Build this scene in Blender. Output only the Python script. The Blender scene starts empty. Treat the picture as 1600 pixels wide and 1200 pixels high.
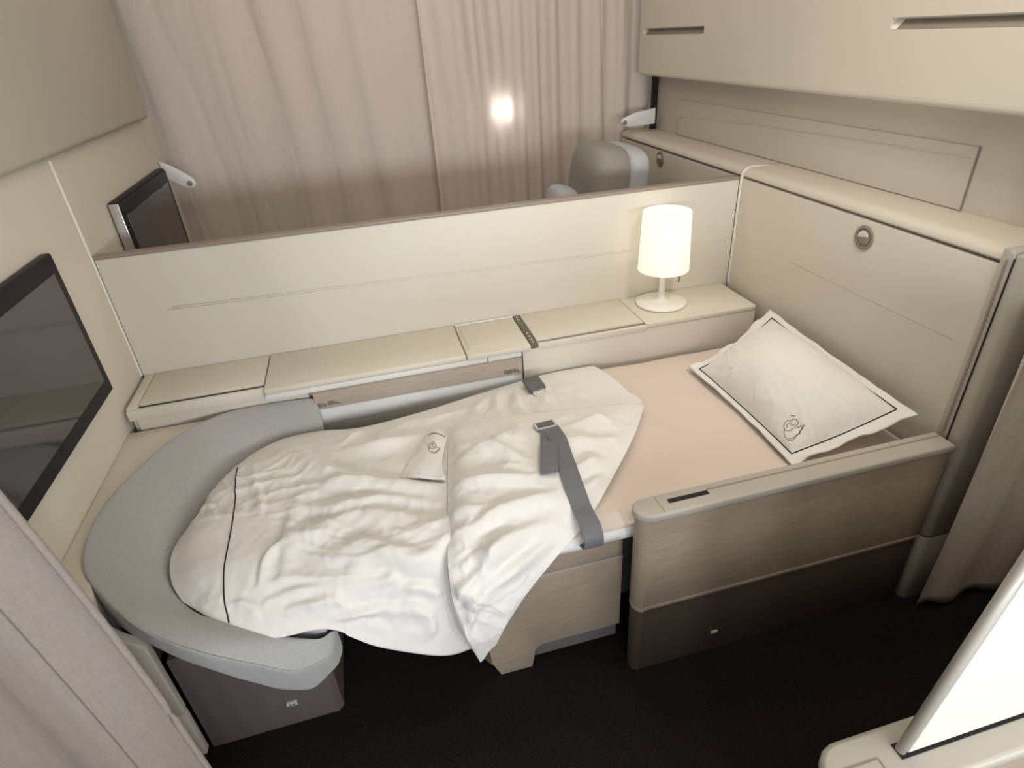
import bpy, bmesh, math, random
import numpy as np
from mathutils import Vector, Matrix, noise
from mathutils.bvhtree import BVHTree
random.seed(7)
sc = bpy.context.scene
col = sc.collection

# ---------------------------------------------------------------- camera
cam_d = bpy.data.cameras.new('camera'); cam = bpy.data.objects.new('camera', cam_d); col.objects.link(cam)
cam_d.sensor_width = 36.0; cam_d.lens = 935.14 / 1600 * 36.0; cam_d.clip_start = 0.02
right, down, fwd = (Vector((.96641, -.25018, -.05881)), Vector((-.17670, -.48065, -.85893)), Vector((.18662, .84047, -.50871)))
up, back = -down, -fwd
cam.matrix_world = Matrix(((right.x, up.x, back.x, .7903), (right.y, up.y, back.y, -1.9329), (right.z, up.z, back.z, 1.4879), (0, 0, 0, 1)))
sc.camera = cam

# ---------------------------------------------------------------- world, lights, exposure
w = bpy.data.worlds.new('cabin_ambient'); sc.world = w; w.use_nodes = True
w.node_tree.nodes['Background'].inputs[0].default_value = (1.0, .93, .84, 1)
w.node_tree.nodes['Background'].inputs[1].default_value = .11
sc.view_settings.view_transform = 'Standard'; sc.view_settings.look = 'None'
sc.view_settings.exposure = 0.0; sc.view_settings.gamma = 1.0; sc.view_settings.use_curve_mapping = False

def area_light(name, loc, direction, sx, sy, power, color):
    d = bpy.data.lights.new(name, 'AREA'); d.shape = 'RECTANGLE'; d.size = sx; d.size_y = sy; d.energy = power; d.color = color
    o = bpy.data.objects.new(name, d); col.objects.link(o); o.location = loc
    o.rotation_euler = Vector(direction).to_track_quat('-Z', 'Y').to_euler()
    return o
WIN_X = (-.75, -.2, .35, .9, 1.45, 2.0, 2.55)
WIN_Z = (.92, 1.30)
for i, x in enumerate(WIN_X):      # daylight through the cabin windows on the side of the aisle
    area_light('daylight', (x, -3.045, sum(WIN_Z) / 2), (0, 1, 0), .26, .36, (6, 6, 6, 10.5, 14, 15, 13)[i], (.90, .95, 1.0))
area_light('ceiling_wash', (1.5, -.5, 2.13), (0, 0, -1), 1.9, .35, 7.5, (1.0, .93, .83))
area_light('aisle_fill', (2.8, -2.35, 2.13), (0, 0, -1), .9, .3, 9, (1.0, .93, .83))  # added fill without a fixture, lifts the right curtain and post
rl = area_light('pillow_fill_spot', (1.75, -1.25, 2.12), (.06, .75, -1.5), .25, .12, 2.5, (1.0, .94, .85)); rl.data.spread = math.radians(95)  # invented spot, added to brighten the pillow end of the bed
area_light('ceiling_wash', (1.0, .55, 2.13), (0, 0, -1), 2.2, .3, 5, (1.0, .92, .85))
g = area_light('far_window_glow', (1.518, 1.135, 1.164), (-.1, -1, .0), .048, .085, .4, (1.0, .98, .95)); g.data.shape = 'ELLIPSE'

# ---------------------------------------------------------------- materials
def mat(name, rgb, rough=.5, spec=.5, metal=0.0, grain=None, bump=0.0, bscale=400, var=0.0, vscale=8, stretch=(1, 1, 1), sheen=0.0, emit=None):
    m = bpy.data.materials.new(name); m.use_nodes = True
    nt = m.node_tree; b = nt.nodes['Principled BSDF']
    b.inputs['Base Color'].default_value = (*rgb, 1); b.inputs['Roughness'].default_value = rough
    b.inputs['Specular IOR Level'].default_value = spec; b.inputs['Metallic'].default_value = metal
    if sheen: b.inputs['Sheen Weight'].default_value = sheen
    tc = nt.nodes.new('ShaderNodeTexCoord'); mp = nt.nodes.new('ShaderNodeMapping')
    nt.links.new(tc.outputs['Object'], mp.inputs['Vector']); mp.inputs['Scale'].default_value = stretch
    if var:
        n = nt.nodes.new('ShaderNodeTexNoise'); n.inputs['Scale'].default_value = vscale; n.inputs['Detail'].default_value = 6
        r = nt.nodes.new('ShaderNodeValToRGB')
        r.color_ramp.elements[0].position = .3; r.color_ramp.elements[1].position = .7
        r.color_ramp.elements[0].color = (*[c * (1 - var) for c in rgb], 1); r.color_ramp.elements[1].color = (*[min(1, c * (1 + var)) for c in rgb], 1)
        nt.links.new(mp.outputs[0], n.inputs['Vector']); nt.links.new(n.outputs['Fac'], r.inputs[0]); nt.links.new(r.outputs[0], b.inputs['Base Color'])
    if bump:
        n = nt.nodes.new('ShaderNodeTexNoise'); n.inputs['Scale'].default_value = bscale; n.inputs['Detail'].default_value = 3
        bp = nt.nodes.new('ShaderNodeBump'); bp.inputs['Strength'].default_value = bump; bp.inputs['Distance'].default_value = .002
        nt.links.new(mp.outputs[0], n.inputs['Vector']); nt.links.new(n.outputs['Fac'], bp.inputs['Height']); nt.links.new(bp.outputs[0], b.inputs['Normal'])
    if emit:
        b.inputs['Emission Color'].default_value = (*emit[:3], 1); b.inputs['Emission Strength'].default_value = emit[3]
    return m
M = {}
M['panel'] = mat('cream_panel', (.66, .61, .53), .42, .4, bump=.05, bscale=700)
M['head'] = mat('cream_panel_shaded', (.59, .54, .455), .48, .4, bump=.08, bscale=600)  # the cream panel again, its colour darkened for the dimmer light there
M['bin'] = mat('bin_panel', (.67, .615, .515), .5, .35, bump=.05, bscale=500)
M['binl'] = mat('bin_panel_shaded', (.47, .435, .36), .5, .35, bump=.05, bscale=500)  # same bin material, shade on the left locker mixed into its colour
M['foot'] = mat('footwall_panel', (.63, .575, .485), .45, .4, bump=.08, bscale=500)
M['shelf'] = mat('shelf_lid', (.66, .61, .51), .4, .4, bump=.06, bscale=700)
M['white'] = mat('white_trim', (.76, .75, .72), .35, .5)
M['trimw'] = mat('cream_trim', (.8, .76, .68), .35, .5)
M['cap'] = mat('taupe_cap', (.30, .245, .20), .4, .5)
M['dark'] = mat('dark_gap', (.02, .018, .016), .7, .2)
M['wood'] = mat('washed_wood', (.34, .27, .205), .45, .4, var=.13, vscale=18, stretch=(1, 6, 14), bump=.06, bscale=120)
M['woodf'] = mat('washed_wood_flap', (.42, .355, .295), .5, .3, var=.10, vscale=22, stretch=(1, 6, 12))
M['armcap'] = mat('armrest_cap', (.42, .385, .325), .38, .5, bump=.04, bscale=500)
M['base'] = mat('taupe_base', (.115, .095, .085), .55, .35, bump=.05, bscale=400)
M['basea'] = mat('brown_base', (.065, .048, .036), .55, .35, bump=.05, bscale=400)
M['grey'] = mat('grey_kick', (.15, .14, .135), .6, .3)
M['pad'] = mat('grey_wool', (.37, .366, .355), .9, .15, var=.10, vscale=350, bump=.5, bscale=420, sheen=.3)
M['cush'] = mat('blue_grey_cushion', (.47, .48, .49), .9, .15, bump=.3, bscale=300)
M['linen'] = mat('white_cotton', (.75, .72, .68), .85, .2, bump=.10, bscale=900, sheen=.15)
M['sheet'] = mat('blush_sheet', (.66, .56, .48), .85, .2, bump=.1, bscale=700, sheen=.1)
M['mattw'] = mat('white_mattress_edge', (.80, .77, .74), .85, .2)
M['pipe'] = mat('dark_piping', (.035, .03, .027), .8, .2)
M['thread'] = mat('grey_thread', (.13, .11, .085), .8, .2)
M['strap'] = mat('grey_webbing', (.14, .14, .145), .55, .4, bump=.35, bscale=260, stretch=(1, 1, 1))
M['buckle'] = mat('grey_buckle', (.10, .10, .10), .35, .5)
M['chrome'] = mat('brushed_steel', (.75, .74, .72), .35, .5, metal=.6)
M['bezel'] = mat('black_bezel', (.010, .010, .012), .5, .25)
M['screen'] = mat('screen_glass', (.045, .044, .046), .07, .9)
M['silver'] = mat('silver_edge', (.55, .54, .53), .3, .5, metal=.8)
M['ceil'] = mat('ceiling_panel', (.62, .58, .5), .6, .3)
M['lampw'] = mat('lamp_white', (.82, .80, .74), .3, .5)
M['fixture'] = mat('taupe_fixture', (.26, .22, .175), .45, .4)
M['lens'] = mat('pale_lens', (.62, .57, .49), .25, .5)
M['hrest'] = mat('grey_leather', (.30, .285, .25), .75, .2, bump=.1, bscale=200)
M['hinge'] = mat('dark_hinge', (.16, .145, .105), .35, .5, metal=.5)
M['print'] = mat('grey_print', (.09, .075, .065), .7, .2)
M['tag'] = mat('pale_tag', (.45, .44, .43), .6, .3)
M['scrw'] = mat('screen_white', (.68, .655, .60), .4, .4)
M['carpet'] = mat('dark_carpet', (.012, .010, .009), .95, .1, var=.55, vscale=220, bump=.9, bscale=260)

def add_creases(m, scale, dist, strength):
    nt = m.node_tree; b = nt.nodes['Principled BSDF']; old = b.inputs['Normal'].links[0].from_node
    tc = nt.nodes.new('ShaderNodeTexCoord'); n = nt.nodes.new('ShaderNodeTexNoise'); n.noise_type = 'RIDGED_MULTIFRACTAL'
    n.inputs['Scale'].default_value = scale; n.inputs['Detail'].default_value = 3; n.inputs['Distortion'].default_value = .9
    bp = nt.nodes.new('ShaderNodeBump'); bp.inputs['Strength'].default_value = strength; bp.inputs['Distance'].default_value = dist
    nt.links.new(tc.outputs['Object'], n.inputs['Vector']); nt.links.new(n.outputs['Fac'], bp.inputs['Height']); nt.links.new(bp.outputs[0], old.inputs['Normal'])
add_creases(M['linen'], 9, .006, .45); add_creases(M['sheet'], 4, .006, .3)
def curtain_mat(name, rgb, trans):
    m = bpy.data.materials.new(name); m.use_nodes = True; nt = m.node_tree; b = nt.nodes['Principled BSDF']
    b.inputs['Roughness'].default_value = .9; b.inputs['Specular IOR Level'].default_value = .15
    tc = nt.nodes.new('ShaderNodeTexCoord'); out = nt.nodes['Material Output']
    ns = []
    for s in ((60, 60, 420), (420, 420, 40)):
        mp = nt.nodes.new('ShaderNodeMapping'); mp.inputs['Scale'].default_value = s
        n = nt.nodes.new('ShaderNodeTexNoise'); n.inputs['Scale'].default_value = 1.0; n.inputs['Detail'].default_value = 3
        nt.links.new(tc.outputs['Object'], mp.inputs[0]); nt.links.new(mp.outputs[0], n.inputs['Vector']); ns.append(n)
    mx = nt.nodes.new('ShaderNodeMath'); mx.operation = 'ADD'; nt.links.new(ns[0].outputs['Fac'], mx.inputs[0]); nt.links.new(ns[1].outputs['Fac'], mx.inputs[1])
    r = nt.nodes.new('ShaderNodeMapRange'); r.inputs['From Min'].default_value = .6; r.inputs['From Max'].default_value = 1.4
    nt.links.new(mx.outputs[0], r.inputs['Value'])
    cr = nt.nodes.new('ShaderNodeValToRGB'); cr.color_ramp.elements[0].color = (*[c * .88 for c in rgb], 1); cr.color_ramp.elements[1].color = (*[min(1, c * 1.1) for c in rgb], 1)
    nt.links.new(r.outputs[0], cr.inputs[0]); nt.links.new(cr.outputs[0], b.inputs['Base Color'])
    tr = nt.nodes.new('ShaderNodeBsdfTranslucent'); tr.inputs[0].default_value = (*rgb, 1)
    m1 = nt.nodes.new('ShaderNodeMixShader'); m1.inputs[0].default_value = trans
    nt.links.new(b.outputs[0], m1.inputs[1]); nt.links.new(tr.outputs[0], m1.inputs[2])
    tp = nt.nodes.new('ShaderNodeBsdfTransparent')
    gp = nt.nodes.new('ShaderNodeMapRange'); gp.inputs['From Min'].default_value = .62; gp.inputs['From Max'].default_value = .95
    gp.inputs['To Min'].default_value = .0; gp.inputs['To Max'].default_value = .22
    nt.links.new(r.outputs[0], gp.inputs['Value'])
    m2 = nt.nodes.new('ShaderNodeMixShader'); nt.links.new(gp.outputs[0], m2.inputs[0])
    nt.links.new(m1.outputs[0], m2.inputs[1]); nt.links.new(tp.outputs[0], m2.inputs[2])
    nt.links.new((m2 if trans > .2 else m1).outputs[0], out.inputs['Surface'])
    return m
M['curt'] = curtain_mat('mauve_weave', (.77, .665, .595), .22)
M['curtn'] = curtain_mat('mauve_satin', (.39, .33, .29), .1)
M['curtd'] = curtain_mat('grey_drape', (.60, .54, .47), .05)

def shade_mat():
    m = mat('glowing_shade', (.50, .47, .40), .5, .2); nt = m.node_tree; b = nt.nodes['Principled BSDF']
    tc = nt.nodes.new('ShaderNodeTexCoord'); mp = nt.nodes.new('ShaderNodeMapping'); mp.inputs['Scale'].default_value = (42, 42, 38)
    v = nt.nodes.new('ShaderNodeTexVoronoi'); v.feature = 'DISTANCE_TO_EDGE'
    cr = nt.nodes.new('ShaderNodeValToRGB'); cr.color_ramp.elements[0].position = .03; cr.color_ramp.elements[1].position = .13
    cr.color_ramp.elements[0].color = (.60, .56, .42, 1); cr.color_ramp.elements[1].color = (1.0, .96, .80, 1)
    nt.links.new(tc.outputs['Object'], mp.inputs[0]); nt.links.new(mp.outputs[0], v.inputs['Vector'])
    nt.links.new(v.outputs['Distance'], cr.inputs[0]); nt.links.new(cr.outputs[0], b.inputs['Emission Color'])
    b.inputs['Emission Strength'].default_value = .95
    return m
M['shade'] = shade_mat()

# ---------------------------------------------------------------- helpers
def link(name, me, m, parent=None, smooth=False):
    o = bpy.data.objects.new(name, me); col.objects.link(o)
    if m: me.materials.append(M[m] if isinstance(m, str) else m)
    if smooth:
        for p in me.polygons: p.use_smooth = True
    if parent:
        o.parent = parent; o.matrix_parent_inverse = Matrix.Translation(parent.location).inverted()
    return o
def tag(o, label=None, cat=None, group=None, kind=None):
    if label: o['label'] = label
    if cat: o['category'] = cat
    if group: o['group'] = group
    if kind: o['kind'] = kind
    return o
def thing(name, loc, label, cat, group=None):
    o = bpy.data.objects.new(name, None); col.objects.link(o); o.location = loc; o.empty_display_size = .05
    bpy.context.view_layer.update()
    return tag(o, label, cat, group)
def finish(bm, name, m, parent=None, smooth=False, angle=None):
    me = bpy.data.meshes.new(name); bmesh.ops.recalc_face_normals(bm, faces=bm.faces[:]); bm.to_mesh(me); bm.free()
    o = link(name, me, m, parent, smooth)
    if angle is not None:
        for p in me.polygons: p.use_smooth = True
        try: me.set_sharp_from_angle(angle=math.radians(angle))
        except Exception: pass
    return o
def bevel_all(bm, r, seg=2):
    if r > 0: bmesh.ops.bevel(bm, geom=bm.edges[:], offset=r, segments=seg, affect='EDGES', profile=.5, clamp_overlap=True)
def box(name, x0, x1, y0, y1, z0, z1, m, parent=None, bev=.003, seg=2):
    bm = bmesh.new(); bmesh.ops.create_cube(bm, size=1)
    for v in bm.verts: v.co = Vector(((x0 + x1) / 2 + v.co.x * (x1 - x0), (y0 + y1) / 2 + v.co.y * (y1 - y0), (z0 + z1) / 2 + v.co.z * (z1 - z0)))
    bevel_all(bm, bev, seg)
    return finish(bm, name, m, parent, angle=40)
def prism(name, pts, axis, a, b, m, parent=None, bev=0, seg=2):
    """extrude a closed 2-D outline along an axis ('x': pts are (y,z), 'y': (x,z), 'z': (x,y))"""
    bm = bmesh.new()
    def P(p, t): return {'x': (t, p[0], p[1]), 'y': (p[0], t, p[1]), 'z': (p[0], p[1], t)}[axis]
    va = [bm.verts.new(P(p, a)) for p in pts]; vb = [bm.verts.new(P(p, b)) for p in pts]
    bm.faces.new(va); bm.faces.new(vb[::-1]); n = len(pts)
    caps = []
    for i in range(n): bm.faces.new((va[i], va[(i + 1) % n], vb[(i + 1) % n], vb[i]))
    if bev:
        bmesh.ops.recalc_face_normals(bm, faces=bm.faces[:])
        es = [e for e in bm.edges if (e.verts[0] in va and e.verts[1] in va) or (e.verts[0] in vb and e.verts[1] in vb)]
        bmesh.ops.bevel(bm, geom=es, offset=bev, segments=seg, affect='EDGES', profile=.5, clamp_overlap=True)
    return finish(bm, name, m, parent, angle=35)
def lathe(name, prof, c, m, parent=None, n=40, axis='z'):
    bm = bmesh.new(); rings = []
    for r, h in prof:
        ring = []
        for i in range(n):
            t = 2 * math.pi * i / n; a, b = r * math.cos(t), r * math.sin(t)
            p = {'z': (a, b, h), 'x': (h, a, b), 'y': (a, h, b)}[axis]
            ring.append(bm.verts.new((c[0] + p[0], c[1] + p[1], c[2] + p[2])))
        rings.append(ring)
    for k in range(len(rings) - 1):
        for i in range(n): bm.faces.new((rings[k][i], rings[k][(i + 1) % n], rings[k + 1][(i + 1) % n], rings[k + 1][i]))
    bm.faces.new(rings[0]); bm.faces.new(rings[-1])
    return finish(bm, name, m, parent, angle=40)
def cr_spline(P, n):
    P = np.array(P, float); k = len(P); Q = np.concatenate([(2 * P[0] - P[1])[None], P, (2 * P[-1] - P[-2])[None]])
    t = np.linspace(0, k - 1, n); i = np.minimum(t.astype(int), k - 2); f = (t - i).reshape((-1,) + (1,) * (P.ndim - 1))
    p0, p1, p2, p3 = Q[i], Q[i + 1], Q[i + 2], Q[i + 3]
    return .5 * ((2 * p1) + (-p0 + p2) * f + (2 * p0 - 5 * p1 + 4 * p2 - p3) * f ** 2 + (-p0 + 3 * p1 - 3 * p2 + p3) * f ** 3)
def tube(name, pts, r, m, parent=None, n=6, closed=False, smooth_n=0):
    pts = [Vector(p) for p in (cr_spline(pts, smooth_n) if smooth_n else pts)]
    bm = bmesh.new(); rings = []; k = len(pts)
    for i, p in enumerate(pts):
        d = (pts[(i + 1) % k] - pts[i - 1]) if closed else (pts[min(i + 1, k - 1)] - pts[max(i - 1, 0)])
        d.normalize(); a = d.cross(Vector((0, 0, 1)))
        if a.length < .05: a = d.cross(Vector((0, 1, 0)))
        a.normalize(); b = d.cross(a)
        rings.append([bm.verts.new(p + r * (math.cos(2 * math.pi * j / n) * a + math.sin(2 * math.pi * j / n) * b)) for j in range(n)])
    for i in range(k if closed else k - 1):
        A, B = rings[i], rings[(i + 1) % k]
        for j in range(n): bm.faces.new((A[j], A[(j + 1) % n], B[(j + 1) % n], B[j]))
    if not closed: bm.faces.new(rings[0]); bm.faces.new(rings[-1])
    return finish(bm, name, m, parent, smooth=True)
def grid_mesh(name, G, closed_v=False):
    nu, nv = G.shape[:2]; me = bpy.data.meshes.new(name); f = []
    for i in range(nu - 1):
        for j in range(nv if closed_v else nv - 1):
            j2 = (j + 1) % nv; f.append((i * nv + j, (i + 1) * nv + j, (i + 1) * nv + j2, i * nv + j2))
    me.from_pydata([tuple(p) for p in G.reshape(-1, 3)], [], f); me.update()
    return me
def thick_mesh(name, G, t):
    """a closed sheet of thickness t under the grid G"""
    N = grid_normals(G); nu, nv = G.shape[:2]; L = G - N * t
    V = [tuple(p) for p in G.reshape(-1, 3)] + [tuple(p) for p in L.reshape(-1, 3)]; o = nu * nv; f = []
    for i in range(nu - 1):
        for j in range(nv - 1):
            a, b, c, d = i * nv + j, (i + 1) * nv + j, (i + 1) * nv + j + 1, i * nv + j + 1
            f += [(a, b, c, d), (o + d, o + c, o + b, o + a)]
    for i in range(nu - 1):
        for j in (0, nv - 1): f.append((i * nv + j, (i + 1) * nv + j, o + (i + 1) * nv + j, o + i * nv + j))
    for j in range(nv - 1):
        for i in (0, nu - 1): f.append((i * nv + j, i * nv + j + 1, o + i * nv + j + 1, o + i * nv + j))
    me = bpy.data.meshes.new(name); me.from_pydata(V, [], f); me.update()
    bm = bmesh.new(); bm.from_mesh(me); bmesh.ops.recalc_face_normals(bm, faces=bm.faces[:]); bm.to_mesh(me); bm.free()
    return me
def grid_normals(G):
    du = np.gradient(G, axis=0); dv = np.gradient(G, axis=1); N = np.cross(du, dv)
    N /= np.linalg.norm(N, axis=2, keepdims=True) + 1e-9
    if N[..., 2].mean() < 0: N = -N
    return N
def holed_panel(name, axis, t0, t1, us, vs, holes, m, parent=None):
    """a slab between planes t0,t1 of an axis, made of cells between the us and vs lines, leaving out the cells in holes"""
    bm = bmesh.new()
    def P(t, u, v): return (t, u, v) if axis == 'x' else (u, t, v)
    cache = {}
    def V(t, i, j):
        k = (t, i, j)
        if k not in cache: cache[k] = bm.verts.new(P(t, us[i], vs[j]))
        return cache[k]
    nu, nv = len(us) - 1, len(vs) - 1
    solid = lambda i, j: 0 <= i < nu and 0 <= j < nv and (i, j) not in holes
    for i in range(nu):
        for j in range(nv):
            if not solid(i, j): continue
            for t in (t0, t1): bm.faces.new((V(t, i, j), V(t, i + 1, j), V(t, i + 1, j + 1), V(t, i, j + 1)))
            for (ni, nj, a, b) in ((i - 1, j, (i, j), (i, j + 1)), (i + 1, j, (i + 1, j), (i + 1, j + 1)), (i, j - 1, (i, j), (i + 1, j)), (i, j + 1, (i, j + 1), (i + 1, j + 1))):
                if not solid(ni, nj): bm.faces.new((V(t0, *a), V(t0, *b), V(t1, *b), V(t1, *a)))
    return finish(bm, name, m, parent, angle=30)
def struct(o, label=None): return tag(o, label, None, None, 'structure')

W = 2.1      # foot wall to head wall
SH = .60     # console height
# ---------------------------------------------------------------- setting
struct(box('floor', -1.6, 4.2, -3.1, 1.9, -.03, 0, 'carpet', bev=0), 'dark speckled cabin carpet')
struct(box('ceiling', -1.6, 4.2, -3.1, 1.9, 2.16, 2.2, 'ceil', bev=0), 'plain cabin ceiling')
us = [-1.6]; holes = set()
for i, x in enumerate(WIN_X): us += [x - .13, x + .13]; holes.add((2 * i + 1, 1))
us.append(4.2)
struct(holed_panel('wall_window', 'y', -3.03, -3.0, us, [0, WIN_Z[0], WIN_Z[1], 2.16], holes, 'foot'), 'cabin side wall with a row of windows')

wp = struct(box('wall_partition', .006, W - .004, 0, .03, 0, .984, 'panel', bev=.002), 'cream partition between the two suites')
box('cap', .004, W - .003, -.003, .033, .984, .994, 'cap', wp, .003)
for za, zb, xa, xb in ((.806, .777, .145, 1.70), (.813, .784, .16, 1.70)):
    tube('seam', [(xa, .0005, za), (xb, .0005, zb)], .0013, 'panel', wp, 6)
tube('seam', [(1.90, .0005, .7735), (2.06, .0005, .771)], .0013, 'panel', wp, 6)

wf = struct(box('wall_foot', -.06, 0, -1.075, 1.06, 0, 1.30, 'foot', bev=.002), 'beige end wall that carries the screens')
struct(box('trim_1', 0, .007, -.0085, -.002, .60, 1.262, 'trimw', bev=.002), 'thin white vertical strip where partition meets end wall')
# ledge round the ottoman, following the bolster
PAD_O = [(.525, -.232, .545), (.42, -.226, .548), (.27, -.236, .55), (.159, -.314, .55), (.099, -.419, .55), (.046, -.564, .55), (.036, -.69, .547), (.058, -.80, .54), (.12, -.89, .53),
         (.21, -.985, .505), (.31, -1.035, .462), (.41, -1.052, .40), (.475, -1.052, .35), (.535, -1.03, .335)]
PAD_I = [(.53, -.292, .435), (.405, -.303, .445), (.30, -.40, .445), (.25, -.51, .445), (.212, -.612, .445), (.20, -.70, .445), (.207, -.77, .445), (.24, -.85, .445), (.29, -.91, .44),
         (.352, -.945, .435), (.43, -.985, .42), (.50, -1.0, .40), (.54, -1.0, .385), (.558, -.985, .38)]
led = [(0.001, -.236), (.38, -.240)] + [(x + .012, y - .004) for x, y, z in PAD_O[2:8]] + [(.105, -.885), (.118, -.93), (0.001, -.93)]
wl = struct(prism('trim_2', led, 'z', .44, .53, 'foot', bev=.002), 'beige ledge round the outside of the grey bolster')
wu = struct(prism('trim_3', [(-.15, .185), (.186, .185), (.186, .42), (.15, .46), (.125, .505), (.11, .524), (-.15, .524)], 'y', -.955, -.931, 'foot', bev=.004, seg=3), 'beige panel beside the ottoman base')
box('lower_panel', -.15, .186, -.953, -.931, .012, .178, 'foot', wu, .004)
box('gap_backing', -.15, .182, -.945, -.931, .005, .19, 'dark', wu, 0)

wh = struct(box('wall_head', W, W + .05, -.982, 1.05, 0, .988, 'head', bev=.002), 'cream head wall behind the pillow, coloured as in shade')
tube('seam', [(W + .0004, -.332, .785), (W + .0004, -.94, .787)], .0011, 'head', wh, 6)
tube('seam', [(W + .0004, .332, .785), (W + .0004, .94, .787)], .0011, 'head', wh, 6)
# ledge on top of the head wall (rounded nose), one piece per suite, white strip between
nose = [(W + .006, .994)] + [(W + .034 - .034 * math.cos(a), 1.0 + .024 * math.sin(a)) for a in np.linspace(0, math.pi / 2, 7)] + [(2.262, 1.022), (2.262, .994)]
lg = struct(prism('trim_4', nose, 'y', -1.0, -.004, 'head'), 'rounded ledge on the head wall above the pillow')
lg2 = struct(prism('trim_5', nose, 'y', .006, 1.05, 'head'), 'rounded ledge on the head wall beyond the partition')
strip = [(W - .004, .60), (W - .004, .99)] + [(W + .033 - .037 * math.cos(a), .998 + .029 * math.sin(a)) for a in np.linspace(0, math.pi / 2, 7)] + [(2.2, 1.0245), (2.2, 1.015), (W + .04, 1.015), (W + .002, .99), (W + .002, .60)]
struct(prism('trim_6', strip, 'y', -.0105, -.0035, 'trimw'), 'thin white strip running up the corner and over the ledge')
wr_ = struct(box('wall_upper', 2.262, 2.31, -1.35, 1.06, .99, 1.30, 'head', bev=.002), 'cream wall above the ledge, coloured as in shade, with closed window shade')
pan = prism('shade_panel', [(-.72, 1.024), (.778, 1.024), (.784, 1.172), (-.72, 1.177)], 'x', 2.256, 2.264, 'head', wr_, .003)
tube('crease', [(2.2558, .76, 1.10), (2.2558, .30, 1.125), (2.2558, -.30, 1.142), (2.2558, -.71, 1.149)], .0022, 'head', pan, 6, smooth_n=16)
for (y0, y1, z0, z1) in ((-.7235, -.721, 1.022, 1.178), (.783, .785, 1.02, 1.173)):
    box('gap', 2.2585, 2.263, y0, y1, z0, z1, 'fixture', wr_, 0)

# rails and post at the open end of the head wall
post = thing('rail_post', (2.13, -1.02, 0), 'grey-beige upright post with rail slots at the end of the head wall', 'post')
def arch(y0, y1, zt, r, n=8):
    return [(y0, 0)] + [(y0 + r - r * math.cos(a), zt - r + r * math.sin(a)) for a in np.linspace(0, math.pi / 2, n)] + [(y1, zt), (y1, 0)]
prism('rail_cover', arch(-1.012, -.984, 1.026, .018), 'x', W - .006, W + .09, 'armcap', post, .002)
box('rail_slot', W - .0075, W + .01, -1.0025, -.9965, .56, 1.005, 'fixture', post, 0)
box('rail_gap', W - .0068, W + .06, -1.0145, -1.012, .02, 1.01, 'dark', post, 0)
po = prism('outer_cover', [(W - .004, -1.0145), (W - .004, -1.035)] + [(W + .016 - .02 * math.cos(a), -1.035 - .02 * math.sin(a)) for a in np.linspace(.2, math.pi / 2, 6)] + [(W + .10, -1.055), (W + .10, -1.0145)], 'z', .24, 1.022, 'armcap', post, .006, 3)
prism('foot_cover', [(W - .004, -1.0145), (W - .004, -1.035)] + [(W + .016 - .02 * math.cos(a), -1.035 - .02 * math.sin(a)) for a in np.linspace(.2, math.pi / 2, 6)] + [(W + .10, -1.055), (W + .10, -1.0145)], 'z', .0, .236, 'armcap', post, .002)

# ---------------------------------------------------------------- overhead bins
bl = thing('overhead_bin', (-.2, -.1, 1.27), 'plain beige overhead locker coloured as in shade, smooth front above the large screen', 'overhead bin')
prof = [(-.55, 1.285), (-.03, 1.272)] + [(.012 + .018 * math.sin(a), 1.288 - .018 * math.cos(a)) for a in np.linspace(0, math.pi / 2, 6)] + [(.03, 2.15), (-.55, 2.15)]
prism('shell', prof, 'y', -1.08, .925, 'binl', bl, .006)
br = thing('overhead_bin', (2.4, -.1, 1.265), 'cream overhead locker with two long slot handles above the head wall', 'overhead bin')
yy = [-1.05, -.995, -.458, .455, .991, 1.022]; zz = [1.283, 1.431, 1.457, 2.15]
holed_panel('front', 'x', 2.165, 2.185, yy, zz, {(1, 1), (3, 1)}, 'bin', br)
prof = [(2.1855, 1.288), (2.1855, 2.15), (2.6, 2.15), (2.6, 1.275), (2.178, 1.266)] + [(2.178 - .013 * math.sin(a), 1.279 - .013 * math.cos(a)) for a in np.linspace(.3, math.pi / 2, 5)] + [(2.165, 1.2828), (2.1853, 1.2828)]
prism('shell', prof, 'y', -1.05, 1.022, 'bin', br)
for y0, y1 in ((-.995, -.458), (.455, .991)):
    h = prism('slot_handle', [(2.166, 1.4315), (2.1845, 1.4315), (2.1845, 1.452)], 'y', y0 + .001, y1 - .001, 'fixture', br)
    prism('end_cap', [(2.1655, 1.4315), (2.1845, 1.4315), (2.1845, 1.4565)], 'y', y1 - .02, y1 - .0005, 'trimw', h)

# ---------------------------------------------------------------- screens
def screen(y0, y1, label, off):
    t = thing('wall_screen', (0, (y0 + y1) / 2, .69), label, 'screen')
    box('bezel', .0, .024 + off, y0, y1, .69, 1.083, 'bezel', t, .006, 3)
    b = .032
    box('glass', .0235 + off, .0255 + off, y0 + b, y1 - b, .733, 1.04, 'screen', t, .0008, 1)
    e = y0 if y0 > 0 else y1
    return t
screen(-.875, -.252, 'large wall screen in black frame facing the bed with duvet', 0.0)
t2 = screen(.262, .885, 'dark wall screen beyond the partition beside the mauve curtain', .012)
box('silver_side', .004, .034, .256, .263, .695, 1.085, 'silver', t2, .002)
box('top_edge', .004, .03, .262, .885, 1.083, 1.088, 'bezel', t2, .001)

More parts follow.
